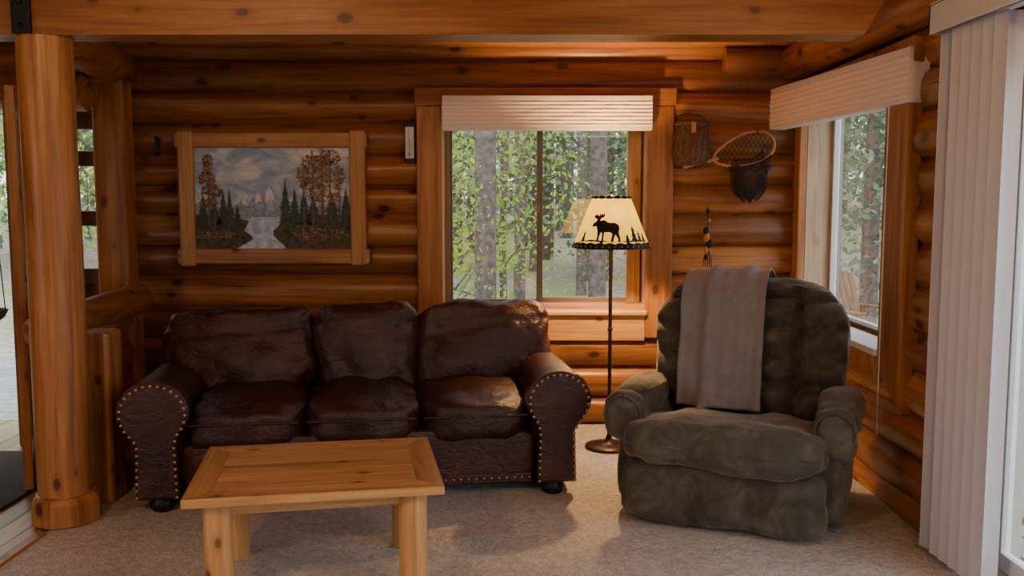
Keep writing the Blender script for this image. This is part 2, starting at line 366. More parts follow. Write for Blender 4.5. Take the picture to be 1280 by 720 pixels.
def pleat(p0,p1,ztop,zbot,dep,n):
    p0=Vector(p0);p1=Vector(p1); dr=(p1-p0); Lh=dr.length; ang=math.atan2(dr.y,dr.x)
    m=MB(blindm,white,blackm)
    m.box((0,0,ztop-.03),(Lh,dep,ztop),1,.004)
    zs=np.linspace(ztop-.03,zbot+.02,2*n+1); vs=[];nx=14
    for i,zz in enumerate(zs):
        for j in range(nx+1):
            u=Lh*j/nx; off=(.0 if i%2 else .008)+.002*math.sin(j*1.7+i)
            vs.append((u,off-.004,zz)) 
    fs=[(i*(nx+1)+j,i*(nx+1)+j+1,(i+1)*(nx+1)+j+1,(i+1)*(nx+1)+j) for i in range(2*n) for j in range(nx)]
    m.add(vs,fs,0,False)
    m.add([(v[0],dep-v[1],v[2]) for v in vs],[tuple(reversed(f)) for f in fs],0,False)
    for e in (0,nx):
        col=[vs[i*(nx+1)+e] for i in range(2*n+1)]; bk=[(v[0],dep-v[1],v[2]) for v in col]
        m.add(col+bk,[(i,i+1,2*n+2+i,2*n+1+i) for i in range(2*n)],0,False)
    m.box((0,0,zbot),(Lh,dep,zbot+.025),1,.004)
    return m,ang
m,a=pleat((-.44,5.87,0),(.885,5.87,0),2.155,1.94,.085,7)
m.build('window_blind',(-.44,5.87,0),a)
m,a=pleat((1.62,5.86,0),(1.79,4.22,0),2.19,1.94,.10,7)
m.tube([(1.5,-.01,1.96),(1.5,-.012,1.0),(1.5,-.01,.42)],.0035,1,6); m.lathe([(0,0),(.008,.005),(.006,.05),(0,.055)],(1.5,-.01,.37),8,1)
m.build('window_blind.001',(1.62,5.86,0),a)
m=MB(vanem,white)
def vane(x0,y0,dx,dy,bow):
    vs=[]
    nx,ny=-dy,dx; l=math.hypot(nx,ny); nx/=l;ny/=l
    for j in range(9):
        t=j/8; b_=bow*math.sin(t*math.pi); vs+=[(x0+dx*t+nx*b_,y0+dy*t+ny*b_,.035),(x0+dx*t+nx*b_,y0+dy*t+ny*b_,2.18)]
    m.add(vs,[(2*j,2*j+2,2*j+3,2*j+1) for j in range(8)],0,True)
for i in range(6): vane(1.735+.004*i,3.80-.014*i,.075,-.012,.004)
for i in range(13): vane(1.745+.003*i,3.73-.029*i,.060,-.012,.004)
for i in range(5): vane(1.742+.0035*i,3.72-.074*i,.010,-.077,.003)
m.box((1.70,-1.9,2.17),(1.715,3.84,2.29),1,.003); m.box((1.70,-1.9,2.28),(1.88,3.84,2.295),1,.003); m.box((1.70,3.825,2.17),(1.80,3.84,2.29),1,.003)
m.box((1.76,-1.8,2.18),(1.80,3.80,2.22),1,.003)
m.build('vertical_blind')
m=MB(doorf,white,glass,trimZ); m.M=Matrix(((0,1,0,XR+.06),(-1,0,0,0),(0,0,1,0),(0,0,0,1)))
frame(m,-dy1,-dy0,.0,dz1,0,.14,.05,0)
for a_,b_,yy in ((-dy1+.05,-2.2,.02),(-2.26,-.8,.07),(-.86,.6,.02),(.54,-dy0-.05,.07)):
    frame(m,a_,b_,.05,dz1-.05,yy,yy+.04,.07,1); pane(m,a_+.06,b_-.06,.1,dz1-.1,yy+.02,2)
m.box((-dy1-.0,-.05,0),(-dy1+.02,.0,2.15),3,.004)
m.box((-dy1+.02,-.06,.012),(-dy0,.0,.03),0,.004)
m.build('door_1')
m=MB(trimZ,glass,blackm); frame(m,0,.84,.03,2.06,-.022,.022,.11,0); m.box((.11,-.02,.95),(.73,.02,1.05),0,.004); pane(m,.1,.74,.1,2.0,0,1)
m.tube([(.05,-.03,.90),(.05,-.09,.92),(.05,-.10,1.0),(.05,-.09,1.08),(.05,-.03,1.1)],.011,2,8)
m.build('door_2',(-2.46,4.57,0),math.atan2(.78,-.40))
m=MB(darkw,glass)
m.M=Tr(-3.0,6.06,0)
m.box((-.02,0,0),(.10,.05,2.06),0,.008); m.box((.27,0,0),(.345,.05,2.06),0,.008)
for z in (.0,.45,.95,1.33,1.72,1.96): m.box((.10,.005,z),(.27,.045,z+.10),0,.008)
m.box((.10,.015,.1),(.27,.03,.98),0,0)
pane(m,.1,.28,1.0,2.0,.025,1)
m.build('door_3')
# ---------------------------------------------------------------- painting
def painting():
    m_,nt,b=newmat('painted_sky'); v,_=objvec(nt,False)
    f=noisen(nt,mapping(nt,v,(3,1,6)),1.6,6,.6,.6); L(nt,ramp(nt,f,[(.3,(.16,.27,.46)),(.48,(.32,.44,.62)),(.66,(.74,.76,.80))]),b.inputs['Base Color']); b.inputs['Roughness'].default_value=.3
    mats=[m_,plain('paint_mountain',(.30,.39,.53),.5,nz=.5,ns=25),plain('paint_water',(.46,.58,.74),.4,nz=.35,ns=22),plain('paint_earth',(.07,.06,.035),.5,nz=.7,ns=30),
      plain('paint_spruce',(.025,.055,.048),.5,nz=.5),plain('paint_autumn',(.21,.115,.06),.5,nz=.6,ns=60),plain('paint_trunk',(.12,.085,.065),.5,nz=.4),plain('paint_snow',(.66,.70,.78),.5,nz=.2),frmX,frmZ,plain('paint_haze',(.24,.34,.43),.5,nz=.3),plain('paint_ochre',(.32,.185,.085),.5,nz=.5,ns=60)]
    m=MB(*mats); W,H=1.0,.645
    def P(u,v,l): return (u*W-W/2,-.001*l,v*H-H/2)
    m.box((-W/2-.01,.0,-H/2-.01),(W/2+.01,.02,H/2+.01),0,0)
    def poly(pts,l,mi): m.poly([P(u,v,l) for u,v in pts],mi)
    poly([(.14,.33),(.2,.43),(.25,.40),(.31,.52),(.35,.47),(.40,.57),(.44,.52),(.475,.62),(.52,.53),(.56,.47),(.62,.53),(.68,.43),(.74,.4),(.78,.33)],1,1)
    poly([(.385,.5),(.40,.57),(.42,.53),(.43,.46),(.41,.48),(.39,.44)],2,7); poly([(.455,.56),(.475,.62),(.5,.56),(.51,.48),(.48,.5),(.46,.45),(.45,.5)],2,7); poly([(.3,.46),(.31,.52),(.33,.49),(.34,.42),(.315,.44)],2,7); poly([(.6,.48),(.62,.53),(.64,.49),(.62,.46)],2,7)
    hz=[(0,.3)]+[(i/30,.36+.05*random.random()+.12*abs(i/30-.5)) for i in range(31)]+[(1,.3)]; poly(hz,3,10)
    poly([(0,0),(0,.34),(.2,.33),(.3,.29),(.38,.27),(.55,.27),(.62,.30),(.8,.34),(1,.34),(1,0)],4,3)
    poly([(.26,.0),(.32,.05),(.37,.10),(.35,.14),(.31,.18),(.33,.23),(.34,.27),(.36,.315),(.56,.315),(.55,.27),(.53,.22),(.50,.18),(.50,.13),(.53,.08),(.57,.03),(.58,.0)],5,2)
    def blob(cx,cy,rx,ry,n,l,mi,s=.018):
        for i in range(n):
            a=random.random()*6.28; r=math.sqrt(random.random()); u=cx+rx*r*math.cos(a); v=cy+ry*r*math.sin(a); k=s*random.uniform(.4,1.1); t=random.random()*3
            if not(.004<u<.996 and .01<v<.99): continue
            pts=[P(min(max(u+k*math.cos(t+q),.0),1),min(max(v+k*1.2*math.sin(t+q),0),1),l+i%7*.12) for q in (0,1.5,3.1,4.6)]
            m.add(pts,[(0,1,2,3)],mi if random.random()<.65 or mi!=5 else 11,False)
    def spruce(cx,y0,h,w,l):
        n=int(h*60)
        for i in range(n):
            t=i/n; ww=w*(1-t)*(.7+.5*random.random()); v=y0+h*t
            m.add([P(max(cx-ww,0),v,l+i*.02),P(min(cx+ww,1),v,l+i*.02),P(cx,v+h*.12,l+i*.02)],[(0,1,2)],4,False)
    for cx,y0,h,w_ in ((.22,.26,.32,.045),(.18,.24,.34,.05),(.27,.24,.2,.04),(.12,.24,.28,.06),(.05,.2,.34,.06),(.58,.26,.42,.05),(.64,.25,.34,.05),(.70,.24,.34,.06),(.88,.25,.30,.08),(.97,.22,.38,.06),(.76,.24,.30,.06)): spruce(cx,y0,h,w_,6)
    for cx,y0,y1,wd in ((.09,.22,.95,.006),(.125,.22,.72,.005),(.70,.2,.9,.006),(.76,.2,.98,.007),(.82,.18,.99,.010),(.87,.2,.97,.006),(.93,.2,.8,.005)):
        m.add([P(cx-wd,y0,8),P(cx+wd,y0,8),P(cx+wd*.4,y1,8),P(cx-wd*.4,y1,8)],[(0,1,2,3)],6,False)
    for c in ((.09,.85,.035,.09,90),(.08,.70,.055,.07,100),(.11,.57,.07,.07,110),(.09,.45,.06,.05,70),(.70,.72,.04,.12,80),(.76,.85,.05,.11,90),(.75,.62,.06,.09,80),(.82,.75,.06,.18,170),(.87,.9,.07,.08,100),(.92,.70,.05,.12,90),(.84,.52,.1,.06,90)): blob(*c,9,5,.011)
    blob(.12,.14,.14,.05,120,9,5,.010); blob(.8,.14,.18,.06,130,9,5,.010); blob(.9,.22,.1,.05,60,9,4,.012); blob(.2,.22,.12,.03,60,9,4,.01); blob(.27,.1,.05,.05,60,9,3,.014); blob(.60,.1,.05,.05,60,9,3,.014)
    t=.098
    m.box((-W/2-t-.02,-.03,H/2),(W/2+t+.012,.03,H/2+t),8,.01); m.box((-W/2-t-.02,-.03,-H/2-t),(W/2+t+.02,.03,-H/2),8,.01)
    m.box((-W/2-t,-.035,-H/2-t-.015),(-W/2,.03,H/2+t+.01),9,.01); m.box((W/2,-.035,-H/2-t-.01),(W/2+t,.03,H/2+t+.015),9,.01)
    return m
painting().build('framed_painting',(-1.54,5.955,1.51))
# ---------------------------------------------------------------- sofa
def grooves(x,c,w,d): return -d*math.exp(-((x-c)/w)**2)
def sofa():
    m=MB(leath,brass,blackm)
    m.box((-.98,.05,.07),(.98,.9,.32),0,.02)
    m.soft((0,.05,.20),(.9,.04,.14),6,12,None,0,wr=.006)
    m.box((-1.04,.80,.08),(1.04,.98,.76),0,.04)
    for cx in (-.585,0,.585):
        def fn(w,q):
            if q.z>0: w.z+=.028*max(0,(1-q.x**2))*(1-q.y**2*.6)
            if q.y<-.2: w.z-=.02*(-q.y)*max(q.z,0); 
            w.y-=.02*(1-q.x**2)*(max(0,-q.y))
            return w
        m.soft((cx,.36,.39),(.297,.385,.115),4.5,26,fn,0,wr=.016,ws=6)
        m.tube([(cx-.27,-.02,.415),(cx-.1,-.045,.42),(cx+.1,-.045,.42),(cx+.27,-.02,.415)],.006,0,6)
    for x0,x1,hz in ((-1.10,-.27,.25),(-.27,.31,.265),(.31,1.08,.27)):
        cx=(x0+x1)/2; hw=(x1-x0)/2
        def fn(w,q):
            w.y-=.05*(1-q.x**2)*(1-q.z**2)*(1 if q.y<0 else 0)
            w.y-=.03*max(0,q.z)**3*(1 if q.y<0 else 0)
            if q.y<0: w.y+=.016*math.sin(w.x*30+w.z*14*(1 if cx>0 else -1))*max(0,-q.z+.35)
            if q.y<0: w.y+=.014*math.exp(-((q.z-.45-.15*q.x)/.05)**2)
            if abs(cx)>.3 and (q.x*cx)>0: w.x*=1+.03*q.z
            return w
        m.soft((cx,.72,.635),(hw+.008,.17,hz),5.0,34,fn,0,Rx(math.radians(-13)).to_3x3(),wr=.028,ws=4.5)
    for s in (-1,1):
        AZ=.49
        m.soft((s*.985,.44,.27),(.115,.43,.25),7,12,None,0,wr=.006)
        n=14; pts=[];rr=[]
        for i in range(n): 
            y=-.01+.88*i/(n-1); pts.append((s*1.02,y,AZ)); rr.append(.155 if i>0 else .15)
        m.tube(pts,rr,0,26,.05,sq=.93)
        m.soft((s*1.02,.0,AZ),(.15,.05,.14),2.6,14,None,0)
        cz=AZ;R=.158;out=[]
        out.append((-.115,.07)); 
        out.append((-.108,.34))
        a0=math.radians(222); a1=math.radians(-42)
        for i in range(22):
            a=a0+(a1-a0)*i/21; out.append((R*math.cos(a)*1.08,cz+R*math.sin(a)*.93))
        out.append((.085,.34)); out.append((.092,.07))
        if s<0: out=[(-x,z) for x,z in out]
        cx=s*1.005; front=[(cx+x,-.045,z) for x,z in out]; back=[(cx+x*1.0,.03,z) for x,z in out]; nn=len(out)
        ins=[(cx+ (x)*.86,-.062,(z-.3)*.93+.3) for x,z in out]
        m.add(front+back,[(i,(i+1)%nn,nn+(i+1)%nn,nn+i) for i in range(nn)],0,True)
        m.add(front+ins,[(i,nn+i,nn+(i+1)%nn,(i+1)%nn) for i in range(nn)],0,True)
        m.poly(ins,0)
        ol=[Vector((cx+x*.90,-.060,(z-.3)*.95+.3)) for x,z in out]
        acc=0
        for i in range(nn-1):
            a,b=ol[i],ol[i+1]; d=(b-a).length; t=(.034-acc) if acc else 0
            while t<d: m.ball(a.lerp(b,t/d),.0095,1,8,(1,.6,1)); t+=.034
            acc=.034-(t-d)
            if acc>=.034: acc=0
        for y in (.02,.85): m.lathe([(.045,.0),(.062,.018),(.066,.04),(.055,.06),(.05,.08)],(s*.985,y,.0),16,2)
    for i in range(44): m.ball((-.86+i*.04,.012,.085),.0085,1,8,(1,.7,1))
    m.box((-.88,.012,.055),(.88,.06,.11),0,.01)
    return m
so=sofa().build('leather_sofa',(-.735,4.44,.012),math.radians(8.3)); so.scale=(.97,1,1)
# ---------------------------------------------------------------- recliner
def recliner():
    m=MB(chairm,blackm)
    def fp(w,q):
        g=sum(grooves(w.x,c,.016,.035) for c in (-.145,.145))
        if q.y<0: w.y-=g; w.y-=.025*abs(math.cos((w.x)/.29*math.pi))*(1-q.z**2)
        w.z+=.01*noise.noise(w*6); return w
    m.soft((0,.05,.165),(.45,.09,.15),6,34,fp,0,wr=.014,ws=7)
    m.soft((0,.5,.19),(.43,.42,.16),6,10,None,0)
    def fs(w,q):
        if q.z>0: w.z+=.02*(1-q.x**2)
        if q.y<0: w.y-=.035*(1-q.z**2)*(1-.5*q.x**2)
        return w
    m.soft((-.0,.23,.362),(.45,.34,.105),4.6,26,fs,0,Rx(math.radians(-7)).to_3x3(),wr=.02,ws=6)
    m.tube([(-.42,-.085,.40),(-.2,-.132,.40),(0,-.137,.40),(.2,-.132,.40),(.42,-.085,.40)],.007,0,6)
    for s in (-1,1):
        m.soft((s*.44,.46,.25),(.085,.37,.22),4,16,None,0,wr=.012)
        def fa(w,q):
            w.z-=.03*max(0,-q.y)**3; return w
        m.soft((s*.475,.44,.515),(.10,.33,.085),2.8,22,fa,0,wr=.016,ws=7)
        m.soft((s*.475,.135,.465),(.095,.055,.12),2.8,16,None,0,wr=.012,ws=7)
        cr=[(s*.475+.088*math.cos(a),.085,.48+.09*math.sin(a)) for a in np.linspace(-.3,math.pi+.3,18)]
        m.tube(cr,.006,0,6)
    tilt=Rx(math.radians(-16)).to_3x3()
    def fb(w,q):
        fr=max(0,-q.y)
        z=w.z;x=w.x
        if q.y<.3:
            inner=1/(1+math.exp((abs(x)-.25)/.02))
            zz=z+.02*math.cos(x*6)+(.035 if inner<.5 else 0)
            g=max(0,1-abs(math.sin(math.pi*zz/.145)))**1.5
            dpt=.085*g*(.6+.4*inner)*(1 if -.33<z<.31 else .0)
            dpt+=.08*math.exp(-((abs(x)-.25)/.022)**2)*(1 if z<.33 else 0)
            w.y+=dpt*(.3+.9*fr); w.y-=.035*inner*(1-q.z**2)+.01
            w.y-=.05*max(0,q.z)**2*fr
        w.x*=1+.06*max(0,q.z)*(1-q.z)-.05*max(0,-q.z)
        return w
    m.soft((0,.80,.695),(.485,.165,.395),3.3,60,fb,0,tilt,wr=.016,ws=6)
    m.soft((0,.80,.38),(.40,.12,.3),4,8,None,0)
    for x in (-.33,.33):
        for y in (.12,.75): m.lathe([(.03,0),(.035,.01),(.03,.06)],(x,y,0),12,1)
    return m
CX,CY,CR=.925,4.00,math.radians(-23)
RM=recliner(); RM.build('recliner_armchair',(CX,CY,.012),CR)
bvh=BVHTree.FromPolygons([Vector(v) for v in RM.v],RM.f)
def throw():
    m=MB(throwm)
    prof=[(1.10,.66),(1.12,.80),(1.11,.95),(1.06,1.05),(.98,1.11),(.90,1.12),(.81,1.08),(.74,1.0),(.70,.9),(.665,.8),(.63,.7),(.60,.6),(.575,.53),(.56,.45)]
    P=[Vector((0,a,b)) for a,b in prof]; dense=[]
    for i in range(len(P)-1):
        for k in range(5): dense.append(P[i].lerp(P[i+1],k/5))
    dense.append(P[-1])
    for _ in range(3): dense=[dense[0]]+[(dense[i-1]+dense[i]*2+dense[i+1])/4 for i in range(1,len(dense)-1)]+[dense[-1]]
    n=len(dense); nu=30; w=nu+1
    off=np.zeros((n,w)); base=[]
    for i,p in enumerate(dense):
        t=(dense[min(i+1,n-1)]-dense[max(i-1,0)]).normalized(); nn=Vector((0,-t.z,t.y))*-1
        if nn.dot(p-Vector((0,.86,.75)))<0: nn=-nn
        low=p.y<.8 and p.z<.72
        if low: nn=Vector((0,-1,.12)).normalized()
        st=.15 if low else .35
        for j in range(w):
            u=j/nu; x=-.335+.425*u+.008*noise.noise(Vector((i*.12,u,0)))+.01*(i/n)
            o=Vector((x,p.y,p.z))
            h=bvh.ray_cast(o+nn*st,-nn,.6)
            off[i,j]=(st-h[3]) if h[0] is not None else np.nan
            if low and h[0] is not None and h[3]<.012: off[i,j]=np.nan
            base.append((o,nn))
    for i in range(1,n):
        for j in range(w):
            if np.isnan(off[i,j]): off[i,j]=off[i-1,j]
    med=np.nanmedian(off); off=np.where(np.isnan(off),med,off)
    o0=off.copy()
    for _ in range(30):
        q=np.pad(off,1,mode='edge'); sm=(q[:-2,1:-1]+q[2:,1:-1]+q[1:-1,:-2]+q[1:-1,2:])/4
        off=np.maximum(sm,o0)
    q=off.copy()
    for _ in range(4):
        q=np.pad(q,1,mode='edge'); q=(q[:-2,1:-1]+q[2:,1:-1]+q[1:-1,:-2]+q[1:-1,2:])/4
    off=np.maximum(q,off-.004)
    def grid(extra):
        vs=[]
        for i in range(n):
            for j in range(w):
                u=j/nu; o,nn=base[i*w+j]
                fold=.008*(1+math.sin(u*17+i*.05))+.006*(1+math.sin(u*31+2+i*.03))+.012*(1+noise.noise(Vector((u*3,i*.08,3))))
                vs.append(o+nn*(off[i,j]+.008+fold+extra))
        return vs
    a=grid(.012); b=grid(0)
    fs=[(i*w+j,i*w+j+1,(i+1)*w+j+1,(i+1)*w+j) for i in range(n-1) for j in range(nu)]
    m.add(a+b,fs+[tuple(x+n*w for x in reversed(f)) for f in fs]
      +[(i*w+e,(i+1)*w+e,n*w+(i+1)*w+e,n*w+i*w+e) for i in range(n-1) for e in (0,nu)]
      +[(r*w+j,r*w+j+1,n*w+r*w+j+1,n*w+r*w+j) for j in range(nu) for r in (0,n-1)],0,True)
    return m
throw().build('throw_blanket',(CX,CY,.012),CR)
# ---------------------------------------------------------------- coffee table
def table():
    m=MB(pineX,pineY,pineZ); W,D,T=.92,.71,.45; b=.095; th=.032
    w,d=W/2,D/2; z0,z1=T-th,T
    def prism(pts,mi,ch=.002):
        n=len(pts); vs=[(x,y,z0) for x,y in pts]+[(x,y,z1-ch) for x,y in pts]
        cx=sum(p[0] for p in pts)/n; cy=sum(p[1] for p in pts)/n
        ins=[(x+(cx-x)/max(abs(cx-x),1e-3)*ch*.7,y+(cy-y)/max(abs(cy-y),1e-3)*ch*.7,z1) for x,y in pts]
        m.add(vs+ins,[tuple(reversed(range(n))),tuple(range(2*n,3*n))]+[(i,(i+1)%n,n+(i+1)%n,n+i) for i in range(n)]+[(n+i,n+(i+1)%n,2*n+(i+1)%n,2*n+i) for i in range(n)],mi,False)
    prism([(-w,-d),(w,-d),(w-b,-d+b),(-w+b,-d+b)],0); prism([(w,d),(-w,d),(-w+b,d-b),(w-b,d-b)],0)
    prism([(-w,d),(-w,-d),(-w+b,-d+b),(-w+b,d-b)],1); prism([(w,-d),(w,d),(w-b,d-b),(w-b,-d+b)],1)
    n=5; h=(D-2*b)/n
    for i in range(n): prism([(-w+b,-d+b+i*h),(w-b,-d+b+i*h),(w-b,-d+b+(i+1)*h),(-w+b,-d+b+(i+1)*h)],0,.0005)
    for sx in (-1,1):
        for sy in (-1,1):
            m.log((sx*(w-.11),sy*(d-.09),0),(sx*(w-.11),sy*(d-.09),z0),.053,2,24,.05,.08)
    for sy in (-1,1): m.box((-w+.12,sy*(d-.09)-.015,z0-.055),(w-.12,sy*(d-.09)+.015,z0),0,.004)
    for sx in (-1,1): m.box((sx*(w-.11)-.015,-d+.1,z0-.055),(sx*(w-.11)+.015,d-.1,z0),1,.004)
    return m
table().build('coffee_table',(-.762,3.54,.012),math.radians(10.3))
# ---------------------------------------------------------------- floor lamp
def lamp():
    m=MB(bronze,shade,blackm,brass)
    m.lathe([(0,.0),(.14,.0),(.145,.008),(.14,.018),(.09,.028),(.03,.036),(.02,.06),(.014,.08)],(0,0,0),36,0)
    m.tube([(0,0,.03),(0,0,.7),(0,0,1.33)],.011,0,12); m.ball((0,0,.72),.017,0); m.ball((0,0,1.2),.02,0); m.ball((0,0,1.525),.012,0,10,(1,1,1.2))
    for k in (-1,1): m.tube([(0,0,1.31),(k*.06,0,1.34),(k*.062,0,1.45),(0,0,1.515)],.003,0,6)
    for k in range(3): m.tube([(0,0,1.505),(.112*math.cos(k*2.09),.112*math.sin(k*2.09),1.503)],.003,0,6)
    z0,z1,r0,r1=1.215,1.505,.228,.112
    rad=lambda z: r0+(r1-r0)*(z-z0)/(z1-z0)
    m.lathe([(rad(z),z) for z in np.linspace(z0,z1,12)],(0,0,0),64,1)
    vs=[];fs=[];n=128
    for i in range(n):
        a=2*math.pi*i/n; zz=z0+.022+.008*abs(math.sin(a*12))
        vs+=[((rad(z0)+.004)*math.cos(a),(rad(z0)+.004)*math.sin(a),z0-.008),((rad(zz)+.004)*math.cos(a),(rad(zz)+.004)*math.sin(a),zz)]
    fs=[(2*i,(2*i+2)%(2*n),(2*i+3)%(2*n),2*i+1) for i in range(n)]; m.add(vs,fs,2)
    for i in range(40):
        a=2*math.pi*i/40; m.ball(((r0+.003)*math.cos(a),(r0+.003)*math.sin(a),z0+.008),.006,3)
    vs=[]
    for i in range(n):
        a=2*math.pi*i/n; zz=z1-.006-.004*abs(math.sin(a*8))
        vs+=[((rad(zz)+.003)*math.cos(a),(rad(zz)+.003)*math.sin(a),zz),((rad(z1)+.003)*math.cos(a),(rad(z1)+.003)*math.sin(a),z1+.004+.004*abs(math.sin(a*8)))]
    m.add(vs,fs,2)
    moose=[(.02,.62),(0,.55),(.05,.51),(.14,.55),(.19,.47),(.22,.38),(.24,.2),(.23,0),(.29,0),(.30,.2),(.34,.33),(.38,.3),(.38,.02),(.43,.02),(.44,.33),(.60,.34),(.68,.28),(.65,.12),(.64,0),(.70,0),(.73,.15),(.77,.26),(.84,.12),(.84,0),(.90,0),(.90,.15),(.87,.32),(.91,.5),(.87,.6),(.75,.66),(.55,.66),(.42,.75),(.32,.74),(.25,.72),(.30,.82),(.40,.86),(.42,.99),(.35,.93),(.32,1.0),(.27,.92),(.22,.98),(.2,.88),(.15,.92),(.14,.98),(.08,.9),(.03,.97),(0,.85),(.08,.8),(.15,.78),(.12,.7)]
    def onshade(u,z,off=.003): 
        r=rad(z)+off; a=u/rad(1.33); return (r*math.sin(a),-r*math.cos(a),z)
    def sil(pts,u0,zb,w,h):
        tri=geometry.tessellate_polygon([[Vector((x,y,0)) for x,y in pts]])
        bm=bmesh.new(); vv=[bm.verts.new((u0+x*w,zb+y*h,0)) for x,y in pts]
        for t in tri: 
            try: bm.faces.new([vv[i] for i in t])
            except: pass
        bmesh.ops.subdivide_edges(bm,edges=[e for e in bm.edges if e.calc_length()>.03],cuts=2); bmesh.ops.triangulate(bm,faces=bm.faces)
        bm.verts.ensure_lookup_table(); bm.verts.index_update()
        m.add([onshade(v.co.x,v.co.y) for v in bm.verts],[[v.index for v in f.verts] for f in bm.faces],2,False); bm.free()
    sil(moose,-.135,1.25,.18,.165)
    tree=[(.42,0),(.42,.1),(0,.1),(.3,.35),(.12,.35),(.36,.62),(.22,.62),(.5,1),(.78,.62),(.64,.62),(.88,.35),(.7,.35),(1,.1),(.58,.1),(.58,0)]
    for u,w,h in ((.085,.045,.10),(.125,.035,.07),(.155,.04,.055),(-.19,.03,.07),(.05,.03,.05)): sil(tree,u,1.245,w,h)
    sil([(0,0),(0,.5),(.2,1),(.5,.6),(.8,.9),(1,.4),(1,0)],-.2,1.24,.4,.022)
    return m
lo=lamp().build('floor_lamp',(.585,5.44,.012))
def plight(name,loc,e,col,r):
    l=bpy.data.lights.new(name,'POINT'); l.energy=e; l.color=col; l.shadow_soft_size=r; o=bpy.data.objects.new(name,l); SC.collection.objects.link(o); o.location=loc; return o
bl=plight('lamp_bulb',(0,0,1.385),115,(1,.56,.22),.035); bl.parent=lo
# ---------------------------------------------------------------- wall items
m=MB(wick,blackm,bent)
prof=[(.0,0),(.075,0),(.10,.02),(.118,.08),(.115,.16),(.098,.22),(.094,.25)]
dp=[]
for i in range(len(prof)-1):
    for k in range(5): t=k/5; dp.append((prof[i][0]*(1-t)+prof[i+1][0]*t,prof[i][1]*(1-t)+prof[i+1][1]*t))
dp.append(prof[-1])
m.lathe(dp,(0,0,0),72,0,lambda a,i:.0045*math.sin(a*18+math.pi*i) if i>5 else 0,sy=.6)
m.lathe([(.104,.25),(.108,.262),(.10,.275),(.05,.282),(0,.284)],(0,0,0),60,0,lambda a,i:.003*math.sin(a*20+3.14*i),sy=.62)
for a in range(18): 
    an=a/18*6.283; m.tube([((r+.003)*math.cos(an),(r+.003)*math.sin(an)*.6,z) for r,z in prof[1:]],.004,0,6)
m.tube([(-.07,-.03,.27),(-.09,-.02,.31),(-.02,.03,.33),(.06,.0,.31),(.09,-.03,.27)],.005,0,6)
m.box((-.015,-.072,.20),(.015,-.062,.27),2,.003)
m.build('wicker_creel',(1.14,5.91,1.72))
m=MB(bent,netm)
C=Vector((1.475,5.92,1.815)); tl=math.radians(17)
def hoop(a,k=1.0,dy=-.012): 
    x=.20*math.cos(a)*k; z=.098*math.sin(a)*(1+.28*math.cos(a))*k
    return C+Vector((x*math.cos(tl)-z*math.sin(tl),dy,x*math.sin(tl)+z*math.cos(tl)))
m.tube([hoop(2*math.pi*i/48) for i in range(49)],.010,0,8)
hd=hoop(math.pi); hv=Vector((-math.cos(tl*.8),0,-math.sin(tl*.8)))
m.tube([hd-hv*.03,hd+hv*.05,hd+hv*.13,hd+hv*.20],[.012,.013,.011,.017],0,10)
for k in range(-9,10):
    for sgn in (-1,1):
        o=hoop(0,0)+Vector((k*.03,0.004,0)); d=Vector((.5*sgn,0,.86))
        seg=[]
        for t in np.linspace(-.16,.16,33):
            p_=o+d*float(t); q=p_-C; xx=q.x*math.cos(tl)+q.z*math.sin(tl); zz=-q.x*math.sin(tl)+q.z*math.cos(tl)
            if (xx/.2)**2+(zz/(.098*(1+.28*xx/.2)))**2<1: seg.append(p_)
        if len(seg)>1: m.tube([seg[0],seg[-1]],.0016,1,4,caps=False)
nu_,nt_=20,12
for layer in (0,1):
    G=[]
    for i in range(nt_):
        t=i/(nt_-1); row=[]
        for j in range(nu_):
            u=j/(nu_-1)
            top=hoop(math.pi*(1.28+.62*u)) if layer==0 else hoop(math.pi*(1.28+.62*u),.6)
            wd=.120*math.sqrt(max(0,1-(max(0,t-.55)/.47)**2*.8))
            bot=Vector((C.x+.03+(u-.5)*2*wd,C.y-.03,C.z-.07-.235*t-.02*math.cos((u-.5)*3)*t+.012*math.sin(u*19)*t))
            k=min(1,t/.35); p_=top.lerp(bot,k*k*(3-2*k)); p_.y+= (-.035 if layer==0 else .01)*math.sin(math.pi*t)*math.sin(math.pi*u)
            row.append(p_)
        G.append(row)
    for i in range(nt_-1):
        for j in range(nu_-1):
            m.tube([G[i][j],G[i+1][j+1]],.0020,1,4,caps=False); m.tube([G[i][j+1],G[i+1][j]],.0020,1,4,caps=False)
m.build('landing_net')
m=MB(netm,bent,blackm)
m.tube([(0,0,.30),(.004,0,.2),(0,0,.1)],.003,0,5)
for i,(z,s) in enumerate(((.27,.7),(.21,.6),(.14,1.1),(.10,1.3),(.06,1.2),(.02,.9),(-.03,.7))): m.ball((.012*math.sin(i*2),-.01,z),.018*s,(i%2),8,(1,.7,1.5))
for i in range(5): m.tube([(0,0,.05),(-.02+.012*i,-.01,-.04),(-.025+.014*i,-.012,-.09)],.003,0,5)
m.build('hanging_lure',(1.26,5.95,1.16))
m=MB(white,blackm,plain('thermo_face',(.45,.5,.55),.3,nz=.1),plain('red_spirit',(.5,.03,.02),.3))
m.box((-.034,-.012,-.13),(.034,.012,.13),1,.006); m.box((-.028,-.015,-.10),(.028,-.011,.10),2,.002); m.tube([(0,-.018,-.07),(0,-.018,.085)],.004,0,8); m.tube([(0,-.0225,-.07),(0,-.0225,.02)],.0015,3,6); m.ball((0,-.018,-.075),.007,3)
for i in range(13): m.box((.008,-.0165,-.07+i*.011),(.018,-.0148,-.069+i*.011),1,0)
m.box((-.012,-.0,.125),(.012,.02,.15),1,.003)
m.build('wall_thermometer',(-.655,5.955,1.865))
